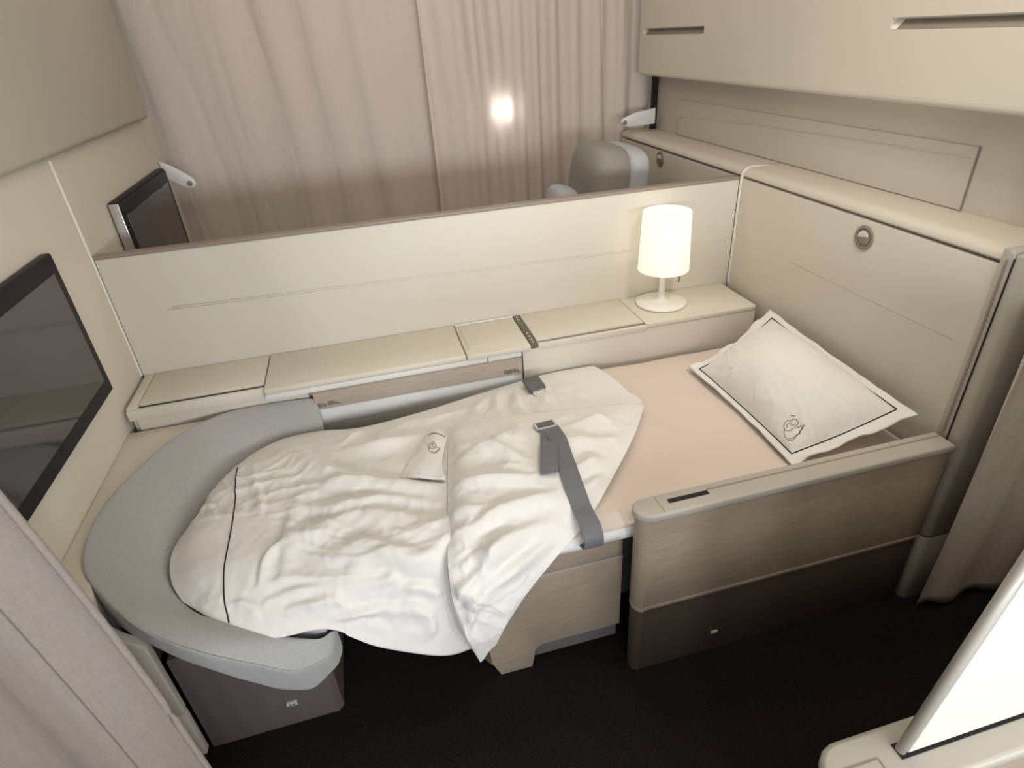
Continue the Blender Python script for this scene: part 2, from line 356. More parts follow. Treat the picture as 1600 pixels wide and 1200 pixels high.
# ---------------------------------------------------------------- console
cs = thing('console', (1.05, -.12, 0), 'long cream side console with hinged lids running under the partition', 'console')
box('body', .012, 2.066, -.205, -.001, .40, .586, 'panel', cs, .003)
box('end_strip', .0125, .041, -.218, -.001, .586, .6005, 'shelf', cs, .002)
l = box('lid', .044, .397, -.199, -.0012, .588, .6015, 'shelf', cs, .0025); l['label'] = 'hinged lid with dark finger slot at its front'
box('slot', .046, .394, -.2125, -.198, .5865, .5915, 'dark', cs, 0)
box('front_lip', .0125, .40, -.228, -.2115, .562, .5965, 'panel', cs, .004)
box('apron', .03, .52, -.222, -.205, .50, .562, 'panel', cs, .002)
box('lid', .400, 1.0215, -.247, -.0012, .582, .602, 'shelf', cs, .006, 3)
tr = box('tray_lid', 1.0245, 1.2365, -.25, -.0012, .582, .6, 'shelf', cs, .004, 3)
box('raised_edge', 1.026, 1.235, -.014, -.003, .599, .6045, 'white', tr, .002)
prism('inner_face', [(1.037, -.018), (1.225, -.018), (1.220, -.212), (1.038, -.212)], 'z', .5995, .6025, 'shelf', tr, .0025)
hg = box('hinge_strip', 1.2385, 1.2615, -.243, -.0012, .584, .5995, 'hinge', cs, .001)
for y in (-.018, -.04, -.155, -.18, -.205, -.225):
    lathe('rivet', [(.0035, 0), (.003, .0012), (.001, .0018)], (1.25, y, .5995), 'chrome', hg, 10)
l = box('lid', 1.2635, 1.646, -.218, -.0012, .588, .6015, 'shelf', cs, .0025); l['label'] = 'hinged lid with dark finger slot beside the lamp'
box('slot', 1.30, 1.642, -.2285, -.217, .5865, .5915, 'dark', cs, 0)
box('front_lip', 1.2635, 1.65, -.2425, -.2275, .575, .5965, 'panel', cs, .003)
prism('end_top', [(1.648, -.0012), (2.068, -.0012), (2.068, -.236), (2.06, -.243), (1.648, -.243)], 'z', .586, .6012, 'shelf', cs, .0025)
box('end_block', 1.209, 2.066, -.2405, -.2055, .36, .5855, 'panel', cs, .003)
# recess with the wood flap
box('white_band', .40, 1.09, -.243, -.207, .5635, .582, 'white', cs, .002)
box('white_band', 1.0925, 1.205, -.243, -.207, .5635, .582, 'white', cs, .002)
fl = prism('wood_flap', [(-.238, .498), (-.2445, .50), (-.2455, .53), (-.243, .555), (-.236, .562), (-.225, .562), (-.225, .498)], 'x', .534, 1.2045, 'woodf', cs, .001)
box('lower_panel', .53, 1.205, -.2395, -.207, .435, .497, 'white', cs, .002)
box('bottom_rail', .53, 1.205, -.2405, -.215, .38, .436, 'armcap', cs, .003)
box('side_gap', 1.2052, 1.2088, -.238, -.2, .40, .582, 'dark', cs, 0)
# two small blocks of unreadable print on the flap
for x0, cols in ((.541, ((0, .026), (.031, .062))), (1.142, ((0, .053),))):
    for ca, cb in cols:
        for rw in range(3):
            x = x0 + ca; z = .5195 - rw * .0052 + (.0025 if ca > 0 else 0)
            end = x0 + cb - (random.random() * .012 if rw == 0 else 0) + (.008 if rw == 2 and ca > 0 else 0)
            while x < end - .003:
                wd = min(random.uniform(.003, .010), end - x)
                box('print_mark', x, x + wd, -.2463, -.2445, z, z + .0026, 'print', fl, 0); x += wd + .0016

# ---------------------------------------------------------------- table lamp
L = (1.772, -.096)
lp = thing('table_lamp', (L[0], L[1], SH), 'small white table lamp with glowing patterned shade on the console', 'lamp')
lathe('base', [(.086, .6022), (.09, .604), (.09, .6085), (.084, .6115), (.045, .6145), (.022, .618), (.015, .625), (.0115, .64), (.0105, .66)], (L[0], L[1], 0), 'lampw', lp, 48)
lathe('stem', [(.0105, .655), (.0095, .70), (.009, .90)], (L[0], L[1], 0), 'lampw', lp, 20)
bm = bmesh.new(); n = 56; prof = [(.0775, .9335), (.0795, .9352), (.081, .933), (.0885, .7335), (.0878, .732), (.087, .7335), (.0785, .930)]
rings = [[bm.verts.new((L[0] + r * math.cos(2 * math.pi * i / n), L[1] + r * math.sin(2 * math.pi * i / n), z)) for i in range(n)] for r, z in prof]
for k in range(len(rings)):
    A, B = rings[k], rings[(k + 1) % len(rings)]
    for i in range(n): bm.faces.new((A[i], A[(i + 1) % n], B[(i + 1) % n], B[i]))
sh = finish(bm, 'shade', 'shade', lp, angle=50)
lathe('shade_top', [(.077, .9235), (.0775, .925), (.03, .9262)], (L[0], L[1], 0), 'shade', sh, 40)
tube('pull_switch', [(L[0] + .033, L[1] - .055, .755), (L[0] + .033, L[1] - .055, .697)], .0028, 'hinge', lp, 8)

# ---------------------------------------------------------------- reading lights
def reading_light(y, z, label):
    t = thing('reading_light', (W, y, z), label, 'reading light')
    lathe('ring', [(.033, 0), (.033, -.003), (.030, -.0045), (.0255, -.0045), (.0235, -.002), (.023, 0)], (W, y, z), 'fixture', t, 40, 'x')
    d = lathe('eyeball', [(.0225, 0), (.022, -.003), (.015, -.006), (.006, -.007)], (W, y, z), 'fixture', t, 32, 'x')
    pts = [(y + .0165 * math.cos(a), z + .004 + .0145 * math.sin(a)) for a in np.linspace(math.radians(-20), math.radians(175), 12)]
    prism('lens', pts, 'x', W - .0085, W - .004, 'lens', d, .001)
reading_light(-.604, .942, 'round taupe reading light in the head wall above the pillow')
reading_light(.618, .955, 'round dark reading light in the wall behind the grey headrest')

# ---------------------------------------------------------------- ottoman with bolster
ot = thing('ottoman', (.35, -.65, 0), 'grey horseshoe footrest with taupe base at the foot of the bed', 'ottoman')
prism('base', [(.195, -.934), (.50, -.928), (.512, -.916), (.512, -.35), (.30, -.30), (.30, -.5), (.195, -.8)], 'z', 0, .345, 'base', ot, .006)
tg = box('tag', .389, .414, -.937, -.9285, .084, .096, 'tag', ot, .001); tg['label'] = 'small pale tag with a grey mark'
box('mark', .394, .401, -.9376, -.9365, .087, .093, 'grey', tg, 0); box('mark', .404, .410, -.9376, -.9365, .087, .093, 'grey', tg, 0)
prism('seat_cushion', [(.215, -.62), (.21, -.77), (.25, -.86), (.35, -.94), (.46, -.978), (.545, -.985), (.556, -.96), (.556, -.30), (.41, -.31), (.31, -.41), (.25, -.53)], 'z', .345, .425, 'cush', ot, .02, 4)
# bolster: section swept along the horseshoe
nS = 90
O = cr_spline(PAD_O, nS); I = cr_spline(PAD_I, nS)
zb = np.interp(np.linspace(0, 13, nS), [0, 2, 6, 8, 9, 10, 11, 12, 13], [.43, .42, .42, .42, .43, .36, .262, .228, .255])
yb = np.interp(np.linspace(0, 13, nS), [0, 8, 9, 10, 11, 12, 13], [.0, .0, .012, .022, .03, .035, .03])
G = []
for k in range(nS):
    o_, i_ = Vector(O[k]), Vector(I[k]); b_ = Vector((o_.x + (i_.x - o_.x) * min(1, yb[k] * 3), o_.y + yb[k], min(zb[k], o_.z - .05))); ib = Vector((i_.x, i_.y, min(i_.z - .015, b_.z + .04)))
    r = .35
    def L2(a, b, t): return a.lerp(b, t)
    mid = L2(o_, i_, .5) + Vector((0, 0, .008))
    sec = [L2(b_, o_, .35), L2(b_, o_, .7), L2(b_, o_, .93), L2(o_, mid, .06) + Vector((0, 0, .002)), L2(o_, mid, .35), mid, L2(mid, i_, .6), L2(i_, mid, .12), L2(i_, ib, .3), ib, L2(ib, b_, .5), b_]
    G.append([tuple(p) for p in sec])
G = np.array(G)
# round off both ends
def endcap(G, first):
    idx = 0 if first else -1; c = G[idx].mean(axis=0); d = (G[0] - G[3]) if first else (G[-1] - G[-4]); d = d.mean(axis=0); d /= np.linalg.norm(d)
    a = [c + (G[idx] - c) * s + d * o for s, o in ((.93, .010), (.75, .017), (.02, .019))]
    return np.array(a[::-1] if first else a)
G2 = np.concatenate([endcap(G, True) * [1, 1, 1], G, endcap(G, False)])
me = grid_mesh('bolster', G2, True)
bo = link('bolster', me, 'pad', ot, True)
md = bo.modifiers.new('smooth', 'SUBSURF'); md.levels = 1; md.render_levels = 2
sm = [tuple(Vector(G[k][3]) + Vector((0, 0, .0005))) for k in range(58, nS)]
tube('seam', sm, .0016, 'pad', bo, 5)

# ---------------------------------------------------------------- seat: base, armrest
st = thing('seat', (1.6, -.6, 0), 'extended flat seat with washed wood base and side armrest', 'seat')
yf = -.95
out = [(.925, .0), (1.012, 0)] + [(1.018, .03), (1.022, .062), (1.032, .077), (1.048, .082)] + [(1.262, .082), (1.262, .338), (.905, .338), (.897, .20), (.903, .06)]
prism('front_panel', out, 'y', yf, yf + .02, 'wood', st, .002)
box('top_rail', .905, 1.262, yf + .002, yf + .022, .343, .425, 'wood', st, .004)
box('piping_line', .905, 1.262, yf - .0015, yf + .01, .3385, .3425, 'armcap', st, .0012)
prism('corner_panel', [(.925, yf + .0205), (.905, yf + .0205), (.868, yf + .075), (.868, yf + .11), (.925, yf + .11)], 'z', .02, .40, 'wood', st, .004)
box('kick_plate', 1.02, 1.262, yf + .021, yf + .035, .012, .14, 'grey', st, .002)
box('under_frame', .90, 2.05, yf + .112, -.27, .05, .40, 'grey', st, .01)
# armrest
am_o = lambda inset, x1: [(x1, -.986 - inset * .3), (1.285, -.986 - inset * .3)] + [(1.285 - (.032 - inset) * math.sin(a), -1.016 + (.030 - inset * .3) * math.cos(a)) for a in np.linspace(.25, math.pi - .25, 9)] + [(1.285, -1.046 + inset), (x1, -1.046 + inset)]
arm = prism('armrest', am_o(.004, 2.082), 'z', .252, .532, 'wood', st, .002); arm['label'] = 'washed wood armrest along the aisle side'
cp = prism('armrest_cap', am_o(-.004, 2.084), 'z', .532, .554, 'armcap', st, .006, 3)
box('slot', 1.335, 1.435, -1.021, -1.008, .5525, .5546, 'dark', cp, 0)
box('track', 1.435, 2.08, -1.008, -1.0035, .5525, .5546, 'fixture', cp, 0)
box('joint', 1.312, 1.3135, -1.045, -.99, .5525, .5545, 'fixture', cp, 0)
for z0, z1, mm in ((.2465, .252, 'cap'), (.238, .2455, 'wood'), (.2325, .2375, 'cap')):
    prism('trim_band', am_o(.0035 if mm == 'wood' else .0055, 2.082), 'z', z0, z1, mm, st, .0008)
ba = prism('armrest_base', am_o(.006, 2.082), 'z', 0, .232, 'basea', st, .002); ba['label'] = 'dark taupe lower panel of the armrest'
tg = box('tag', 1.484, 1.504, -1.043, -1.0385, .068, .078, 'tag', ba, .001)

# ---------------------------------------------------------------- mattress
mt = thing('mattress', (1.3, -.6, .43), 'blush fitted sheet on a thin mattress stretched over the flat seat', 'mattress')
nx, ny = 150, 90; G = np.zeros((nx, ny, 3))
for i in range(nx):
    x = 1.0 + (2.086 - 1.0) * i / (nx - 1)
    for j in range(ny):
        v = j / (ny - 1); yb_ = -.258 - .09 * min(1, max(0, (1.26 - x) / .05)); y = yb_ + (-.973 - yb_) * v
        e = min(v, 1 - v) * .714; ex = (2.086 - x)
        z = .482 - .022 * math.exp(-(e / .018) ** 2) * 1.0 - .012 * math.exp(-(ex / .02) ** 2)
        z += .0025 * (1 - min(1, 2 * abs(noise.noise((x * 3.5 - y * 2.2, y * 2 + x, 17))))) ** 2 + .0035 * noise.noise((x * 5, y * 9, 3)) + .003 * (1 - abs(noise.noise((x * 4 + y * 3, y * 5, 7)))) ** 4 + .0012 * noise.noise((x * 22, y * 14, 1))
        G[i, j] = (x, y + (.006 * noise.noise((x * 7, v * 2, 5)) if v > .97 or v < .03 else 0), z)
me = thick_mesh('top_sheet', G, .02); link('top_sheet', me, 'sheet', mt, True)
ed = []
for x in np.linspace(1.0, 1.30, 40):
    ed.append([(x, -.94, .474), (x, -.968, .466), (x, -.978 + .003 * noise.noise((x * 14, 0, 0)), .45), (x, -.980 + .005 * noise.noise((x * 12, 2, 0)), .432 + .004 * noise.noise((x * 9, 4, 0))), (x, -.95, .43)])
link('edge_border', thick_mesh('edge_border', np.array(ed), .004), 'mattw', mt, True)

box('underlay', .60, 2.08, -.922, -.37, .405, .452, 'mattw', mt, .012)
# ---------------------------------------------------------------- duvet
def strokes(X, Y, S):
    """folds drawn as curves: each rises and dies out along its length and is steeper on one flank"""
    D = np.zeros_like(X)
    for pts, h, wd in S:
        P = cr_spline(pts, 16); m_ = len(P) - 1; d = np.full_like(X, 9.0); sd = np.zeros_like(X); tt = np.zeros_like(X)
        for k, (a, b) in enumerate(zip(P[:-1], P[1:])):
            dx, dy = b - a; t = np.clip(((X - a[0]) * dx + (Y - a[1]) * dy) / (dx * dx + dy * dy + 1e-12), 0, 1)
            ex, ey = X - a[0] - t * dx, Y - a[1] - t * dy; dd = np.hypot(ex, ey); better = dd < d
            sd = np.where(better, ex * dy - ey * dx, sd); tt = np.where(better, (k + t) / m_, tt); d = np.minimum(d, dd)
        tp = np.sin(np.clip(tt, .0, 1) * math.pi) ** .6 * (1 + .25 * np.sin(tt * 9 + h * 999))
        wl = np.where(sd > 0, wd * 1.9, wd * .95)
        D += h * tp * (np.exp(-(d / wl) ** 2) - .32 * np.exp(-((d - 2.0 * wl) / (1.1 * wl)) ** 2))
    return D
def crumple(G, amp, sx, sy, seed, fine=.3, ang=0.0):
    """ridged, warped folds; patches come and go so no two areas crease alike"""
    out = np.zeros(G.shape[:2]); ca, sa = math.cos(ang), math.sin(ang)
    for i in range(G.shape[0]):
        for j in range(G.shape[1]):
            x, y, z = G[i, j]; q = y + (z - .49) * .9
            wx = noise.noise((x * 3.1, q * 3.1, seed + 1)); wy = noise.noise((x * 3.1, q * 3.1, seed + 2)); wz = noise.noise((x * 9, q * 9, seed + 3))
            u = ca * x + sa * q; v = -sa * x + ca * q
            u = u * sx + .55 * wx + .12 * wz; v = v * sy + .9 * wy + .16 * wz
            n1 = noise.noise((u, v, seed)); n2 = noise.noise((u * 1.9 + 7, v * 2.1, seed + 9)); n3 = noise.noise((x * 21 + wz, q * 21 + wx * 2, seed + 5)); n4 = noise.noise((x * 44 + wx * 3, q * 44, seed + 6))
            k1 = min(1, max(0, .55 + 1.3 * wx)); k2 = min(1, max(0, .5 + 1.4 * wy))
            r1 = (1 - min(1, 1.5 * abs(n1))) ** 2; r2 = (1 - min(1, 1.7 * abs(n2))) ** 2; r3 = (1 - min(1, 2.2 * abs(n3))) ** 2
            out[i, j] = amp * (k1 * (1.1 * r1 - .3) + .55 * k2 * (r2 - .25) + .5 * n1 + fine * (k2 * (r3 - .25) + .35 * n4))
    return out
dv = thing('duvet', (.9, -.65, .43), 'rumpled white duvet with dark piping folded back over the bed', 'duvet')
ST = [
 [(.232, -.595, .452), (.214, -.66, .462), (.205, -.72, .468), (.207, -.77, .466), (.222, -.825, .46), (.25, -.875, .45)],
 [(.302, -.405, .455), (.285, -.52, .485), (.28, -.64, .497), (.285, -.75, .497), (.30, -.85, .485), (.338, -.952, .440)],
 [(.405, -.309, .455), (.405, -.45, .492), (.405, -.60, .503), (.41, -.75, .503), (.42, -.885, .49), (.44, -1.004, .418)],
 [(.53, -.298, .457), (.53, -.45, .498), (.53, -.60, .505), (.535, -.76, .505), (.545, -.925, .487), (.555, -1.006, .404)],
 [(.66, -.335, .465), (.65, -.48, .50), (.645, -.62, .506), (.645, -.78, .506), (.65, -.945, .488), (.65, -1.018, .325)],
 [(.85, -.325, .474), (.82, -.48, .502), (.80, -.64, .506), (.795, -.80, .506), (.795, -.955, .488), (.785, -1.022, .252)],
 [(1.06, -.290, .482), (1.02, -.46, .503), (.97, -.65, .506), (.92, -.82, .506), (.885, -.955, .486), (.868, -1.018, .225)],
 [(1.277, -.256, .487), (1.25, -.42, .504), (1.20, -.60, .507), (1.10, -.80, .506), (.99, -.95, .488), (.93, -1.0, .33)],
 [(1.448, -.264, .492), (1.47, -.36, .501), (1.484, -.47, .503), (1.487, -.562, .5), (1.27, -.82, .502), (1.11, -.96, .48)],
]
ST = np.array(ST); nu, nv = 250, 190
A = cr_spline(ST, nu); G = np.stack([cr_spline(A[i], nv) for i in range(nu)])
N = grid_normals(G)
S1 = [([(.454, -.39), (.549, -.549), (.624, -.619), (.701, -.653)], .010, .016), ([(.52, -.627), (.674, -.666), (.857, -.755)], .012, .017), ([(.499, -.715), (.621, -.74), (.72, -.749), (.848, -.814)], .010, .016),
      ([(.48, -.802), (.573, -.797), (.668, -.789), (.839, -.869)], .013, .018), ([(.564, -.862), (.663, -.887), (.75, -.936), (.825, -.95)], .010, .014), ([(.424, -.915), (.439, -.847), (.476, -.807)], .008, .007),
      ([(.471, -.93), (.479, -.86), (.48, -.795), (.50, -.664), (.52, -.56)], .004, .012), ([(.598, -.46), (.652, -.394), (.694, -.376)], .010, .012), ([(.615, -.486), (.739, -.499), (.852, -.486)], .010, .014),
      ([(.608, -.932), (.684, -.931), (.824, -.967)], .007, .014), ([(.23, -.657), (.268, -.6), (.31, -.683)], .004, .007), ([(.372, -.517), (.412, -.656), (.413, -.716)], .004, .007),
      ([(.70, -.43), (.82, -.40), (.98, -.40)], .009, .016), ([(1.112, -.30), (1.069, -.457)], .011, .012), ([(1.16, -.31), (1.135, -.527)], .010, .012), ([(1.06, -.33), (1.0, -.45)], .008, .011),
      ([(1.24, -.36), (1.22, -.50)], .008, .012), ([(1.30, -.35), (1.36, -.50)], .007, .02)]
fu = np.linspace(0, 1, nu)[:, None]; fv = np.linspace(0, 1, nv)[None, :]
edge = np.clip(np.minimum(np.minimum(fu, 1 - fu) * 9, np.minimum(fv, 1 - fv) * 9), 0, 1)
drape = np.clip((fv - .80) / .1, 0, 1)
QY = G[..., 1] + (G[..., 2] - .49) * .9 * (G[..., 2] < .49)     # distance down the draped side
S1D = [([(.554, -1.067), (.604, -1.057), (.651, -1.058), (.731, -1.081)], .016, .010), ([(.575, -1.089), (.638, -1.099), (.681, -1.132)], .012, .009), ([(.725, -1.061), (.768, -1.106), (.77, -1.157), (.737, -1.185)], .014, .011),
       ([(.604, -.974), (.68, -.987), (.71, -.987), (.708, -1.044)], .010, .012), ([(.378, -.945), (.412, -.993), (.431, -1.045)], .009, .010), ([(.474, -1.007), (.532, -1.004), (.597, -1.008)], .010, .012),
       ([(.715, -1.017), (.762, -1.026), (.811, -1.059)], .012, .010), ([(.429, -.972), (.49, -.958), (.557, -.968)], .008, .011)]
D = strokes(G[..., 0], QY, S1D) + 1.35 * strokes(G[..., 0], G[..., 1], S1) * (1 - drape) + crumple(G, .0085, 2.8, 9, 2.0, .36, .12) * (1 - drape) + crumple(G, .015, 6, 8, 5.0, .34, .35) * drape
G = G + N * (D * edge)[..., None]
G[..., 1] -= .010 * np.sin(fu * 17 + 2.5 * np.sin(fu * 8)) * np.clip((fv - .85) / .15, 0, 1) * (fu > .42)
DUV = G.copy()
body = link('cover', thick_mesh('cover', G, .010), 'linen', dv, True)
# folded-back flap
FL = [
 [(.905, -.500, .507), (.890, -.62, .512), (.868, -.76, .514), (.846, -.90, .512), (.829, -.985, .488), (.826, -1.030, .41), (.84, -1.042, .31), (.866, -1.040, .205)],
 [(.975, -.505, .528), (.955, -.63, .545), (.925, -.77, .547), (.895, -.905, .536), (.875, -.995, .497), (.862, -1.042, .42), (.862, -1.048, .32), (.874, -1.042, .215)],
 [(1.18, -.535, .530), (1.13, -.67, .548), (1.07, -.80, .549), (1.005, -.92, .533), (.95, -.998, .495), (.915, -1.035, .43), (.893, -1.045, .34), (.885, -1.042, .232)],
 [(1.40, -.560, .525), (1.315, -.69, .540), (1.225, -.81, .541), (1.12, -.92, .523), (1.03, -.993, .482), (.967, -1.026, .41), (.925, -1.04, .335), (.898, -1.04, .245)],
 [(1.492, -.567, .508), (1.40, -.70, .512), (1.285, -.835, .510), (1.17, -.95, .490), (1.075, -1.002, .452), (.995, -1.026, .385), (.943, -1.038, .32), (.905, -1.04, .25)],
]
FL = np.array(FL); nu, nv = 150, 200
A = cr_spline(FL, nu); G = np.stack([cr_spline(A[i], nv) for i in range(nu)])
N = grid_normals(G)
S2 = [([(.866, -.781), (.933, -.793), (1.087, -.828)], .009, .010), ([(1.191, -.655), (1.294, -.64), (1.443, -.600)], .010, .018), ([(1.169, -.707), (1.225, -.726), (1.349, -.73)], .010, .013),
      ([(.845, -1.03), (.879, -1.0), (.932, -.99), (1.006, -.966), (1.106, -.943)], .009, .014), ([(.90, -.70), (1.0, -.66), (1.1, -.62)], .008, .02), ([(.859, -.862), (.959, -.894), (1.124, -.888)], .007, .012),
      ([(.908, -.617), (1.009, -.678), (1.075, -.766)], .008, .013), ([(1.173, -.829), (1.265, -.79)], .008, .012), ([(1.155, -.899), (1.255, -.845)], .008, .010), ([(1.2, -.58), (1.3, -.60), (1.42, -.56)], .007, .014)]
fu = np.linspace(0, 1, nu)[:, None]; fv = np.linspace(0, 1, nv)[None, :]
edge = np.clip(np.minimum(np.minimum(fu, 1 - fu) * 8, np.minimum(fv, 1 - fv) * 12), 0, 1)
drape = np.clip((fv - .50) / .12, 0, 1)
QY = G[..., 1] + (G[..., 2] - .49) * .9 * (G[..., 2] < .49)
S2D = [([(.829, -1.079), (.885, -1.032), (.936, -.983), (1.013, -.936)], .014, .013), ([(.856, -1.122), (.879, -1.095), (.981, -1.029), (1.081, -.977)], .013, .012), ([(.822, -1.092), (.838, -1.168), (.857, -1.238)], .010, .008),
       ([(.851, -1.006), (.897, -.988), (.95, -.979)], .008, .008), ([(.846, -.919), (.903, -.929), (.974, -.905), (1.065, -.895)], .009, .012), ([(.877, -1.112), (.851, -1.173), (.872, -1.226)], .010, .008)]
D = strokes(G[..., 0], QY, S2D) + 1.35 * strokes(G[..., 0], G[..., 1], S2) * (1 - drape) + crumple(G, .0085, 4, 8, 12.0, .36, -.35) * (1 - drape * .5) + crumple(G, .011, 8, 4, 15.0, .3, .5) * drape
G = G + N * (D * edge)[..., None]
FLG = G.copy()
flap = link('folded_flap', thick_mesh('folded_flap', G, .012), 'linen', dv, True)
# turned corner with embroidery
CT = np.array([[(.875, -.485, .520), (.885, -.52, .524), (.90, -.56, .524)], [(.85, -.515, .518), (.866, -.56, .530), (.885, -.61, .528)], [(.81, -.585, .516), (.838, -.63, .529), (.868, -.68, .526)], [(.752, -.672, .508), (.80, -.698, .517), (.868, -.735, .52)]])
A = cr_spline(CT, 50); G = np.stack([cr_spline(A[i], 40) for i in range(50)]); N = grid_normals(G)
G = G + N * (crumple(G, .004, 10, 10, 21.0))[..., None]
CTG = G.copy()
corner = link('turned_corner', thick_mesh('turned_corner', G, .006), 'linen', dv, True)

def bvh_of(*objs):
    V, F = [], []
    for o in objs:
        b = len(V); V += [v.co.copy() for v in o.data.vertices]; F += [tuple(b + i for i in p.vertices) for p in o.data.polygons]
    return BVHTree.FromPolygons(V, F)
T_d = bvh_of(body); T_all = bvh_of(body, flap); T_c = bvh_of(corner)
def drop(T, x, y, lift, dflt=.5):
    h = T.ray_cast(Vector((x, y, 1.2)), Vector((0, 0, -1)))
    return Vector((x, y, (h[0].z if h[0] else dflt) + lift))
pp = cr_spline([(.325, -.462), (.333, -.54), (.342, -.62), (.348, -.70), (.348, -.77), (.347, -.85), (.349, -.91), (.357, -.958)], 40)
# each duvet part was built in world space; dv sits at its own base
tube('piping', [drop(T_d, x, y, .0002, .45) for x, y in pp], .0018, 'pipe', body, 6)
def embroidery(name, lines, c, ex, ey, T, parent, r=.0008, sc_=.001):
    obj = None
    bm_all = bmesh.new()
    for ln in lines:
        P = cr_spline(ln, max(8, 6 * len(ln)))
        pts = [drop(T, c[0] + ex[0] * u + ey[0] * v, c[1] + ex[1] * u + ey[1] * v, .0002, .5) for u, v in P]
        o = tube('tmp', pts, r, None); bm_all.from_mesh(o.data); me_ = o.data; bpy.data.objects.remove(o); bpy.data.meshes.remove(me_)
    return finish(bm_all, name, 'thread', parent, smooth=True)
# winged seahorse outline, units of a pixel of its drawing (about 1.6 mm)
EMB = [[(-6, -13), (-2, -12), (2, -11)], [(-3, -9), (-2.5, -5), (-3, -2)], [(-3, -7), (3, -7), (8, -3), (7, 0), (2, 2)], [(-4, -6), (-10, -8), (-15, -5), (-14, 1), (-8, 5), (-2, 6), (4, 4), (10, 3), (14, 3)],
       [(-7, -5), (-11, -1), (-9, 1)], [(-14, 1), (-13, 8), (-9, 14), (-3, 19), (3, 20), (7, 18), (9, 14), (13, 10), (17, 6), (18, 3)], [(14, 3), (16, 6), (12, 9), (13, 12), (8, 13), (5, 17), (-4, 17)], [(-4, -2), (0, 1), (3, -2)]]
embroidery('embroidery', [[(u * .55, v * .55) for u, v in l] for l in EMB], (.858, -.60), (.0017, -.0006), (-.0004, -.0028), T_c, corner, .0007)
tube('piping', [drop(T_c, x, y, .0002) for x, y in cr_spline([(.852, -.527), (.868, -.535), (.885, -.548), (.895, -.56)], 12)], .0014, 'pipe', corner, 6)

# ---------------------------------------------------------------- seat belt halves
def ribbon(name, P, w_, t_, m, parent=None):
    P = [Vector(p) for p in P]; G = []
    for i, p in enumerate(P):
        d = (P[min(i + 1, len(P) - 1)] - P[max(i - 1, 0)]).normalized(); s = Vector((1, 0, 0)); s = (s - d * s.dot(d)).normalized()
        G.append([tuple(p + s * w_ * (k / 4 - .5)) for k in range(5)])
    return link(name, thick_mesh(name, np.array(G), t_), m, parent, False)
sb = thing('seat_belt', (1.165, -.98, .45), 'grey belt strap with steel adjuster lying across the duvet flap', 'seat belt')
P = [drop(T_all, x, y, .009) for x, y in cr_spline([(1.172, -.655), (1.172, -.72), (1.164, -.80), (1.158, -.88), (1.158, -.94)], 26)]
P += [Vector(p) for p in cr_spline([tuple(P[-1] + Vector((0, -.02, -.004))), (1.160, -.985, .512), (1.161, -1.006, .495), (1.161, -1.012, .47), (1.16, -1.005, .452), (1.16, -.97, .44)], 14)]
zs = [p.z for p in P]
for _ in range(6):
  for i in range(2, len(P) - 2): P[i].z = max(P[i].z, (P[i - 1].z + P[i + 1].z) / 2)
ribbon('strap', P, .046, .003, 'strap', sb)
lo = [drop(T_all, x, y, .0085) for x, y in cr_spline([(1.165, -.66), (1.148, -.72), (1.13, -.775), (1.113, -.83)], 14)]
lo2 = [p + Vector((0, 0, .005)) for p in lo[::-1][:9]]
bend = [lo[-1] + Vector((-.001, -.006, .0015)), lo[-1] + Vector((-.001, -.007, .004))]
ribbon('strap_tail', lo + bend + lo2, .044, .0025, 'strap', sb)
def frame_box(name, c, ux, uy, sx, sy, bar, h, m, parent):
    bm = bmesh.new()
    for (a0, a1, b0, b1) in ((-sx, sx, -sy, -sy + bar), (-sx, sx, sy - bar, sy), (-sx, -sx + bar, -sy, sy), (sx - bar, sx, -sy, sy)):
        g = bmesh.ops.create_cube(bm, size=1)['verts']
        for v in g:
            p = c + ux * ((a0 + a1) / 2 + v.co.x * (a1 - a0)) + uy * ((b0 + b1) / 2 + v.co.y * (b1 - b0)) + ux.cross(uy) * (v.co.z * h); v.co = p
    return finish(bm, name, m, parent)
ac = drop(T_all, 1.163, -.638, .010); ux = Vector((.97, .06, 0)).normalized(); uy = Vector((-.1, 1, -.1)); uy = (uy - ux * uy.dot(ux)).normalized()
ad = frame_box('adjuster', ac, ux, uy, .029, .019, .005, .009, 'chrome', sb)
bm = bmesh.new(); g = bmesh.ops.create_cube(bm, size=1)['verts']
for v in g: v.co = ac + ux * v.co.x * .046 + uy * v.co.y * .022 + Vector((0, 0, .002)) + ux.cross(uy) * v.co.z * .008
finish(bm, 'roller_bar', 'buckle', ad)
sb2 = thing('seat_belt_buckle', (1.2, -.33, .48), 'short dark belt buckle with steel tongue tucked beside the console', 'seat belt')
bc = drop(T_all, 1.214, -.345, .016); ux = Vector((.93, .12, .02)).normalized(); uy = Vector((-.15, 1, .12)); uy = (uy - ux * uy.dot(ux)).normalized(); uz = ux.cross(uy)
def obox(name, c, sx, sy, szz, m, parent, bev):
    bm = bmesh.new(); bmesh.ops.create_cube(bm, size=1)
    for v in bm.verts: v.co = Vector((v.co.x * sx, v.co.y * sy, v.co.z * szz))
    bevel_all(bm, bev)
    for v in bm.verts: v.co = c + ux * v.co.x + uy * v.co.y + uz * v.co.z
    return finish(bm, name, m, parent, angle=40)
obox('buckle', bc, .056, .062, .016, 'buckle', sb2, .004)
obox('buckle_lip', bc + uy * -.032 + uz * -.001, .05, .010, .012, 'strap', sb2, .002)
tn = frame_box('tongue', bc + uy * -.056 + uz * .002, ux, uy, .022, .016, .006, .004, 'chrome', sb2)
obox('tongue_bar', bc + uy * -.047 + uz * .002, .026, .012, .004, 'chrome', sb2, .001)
webs = [bc + uy * .02 + uz * -.004, Vector((1.225, -.285, .485)), Vector((1.228, -.262, .46)), Vector((1.23, -.250, .43))]
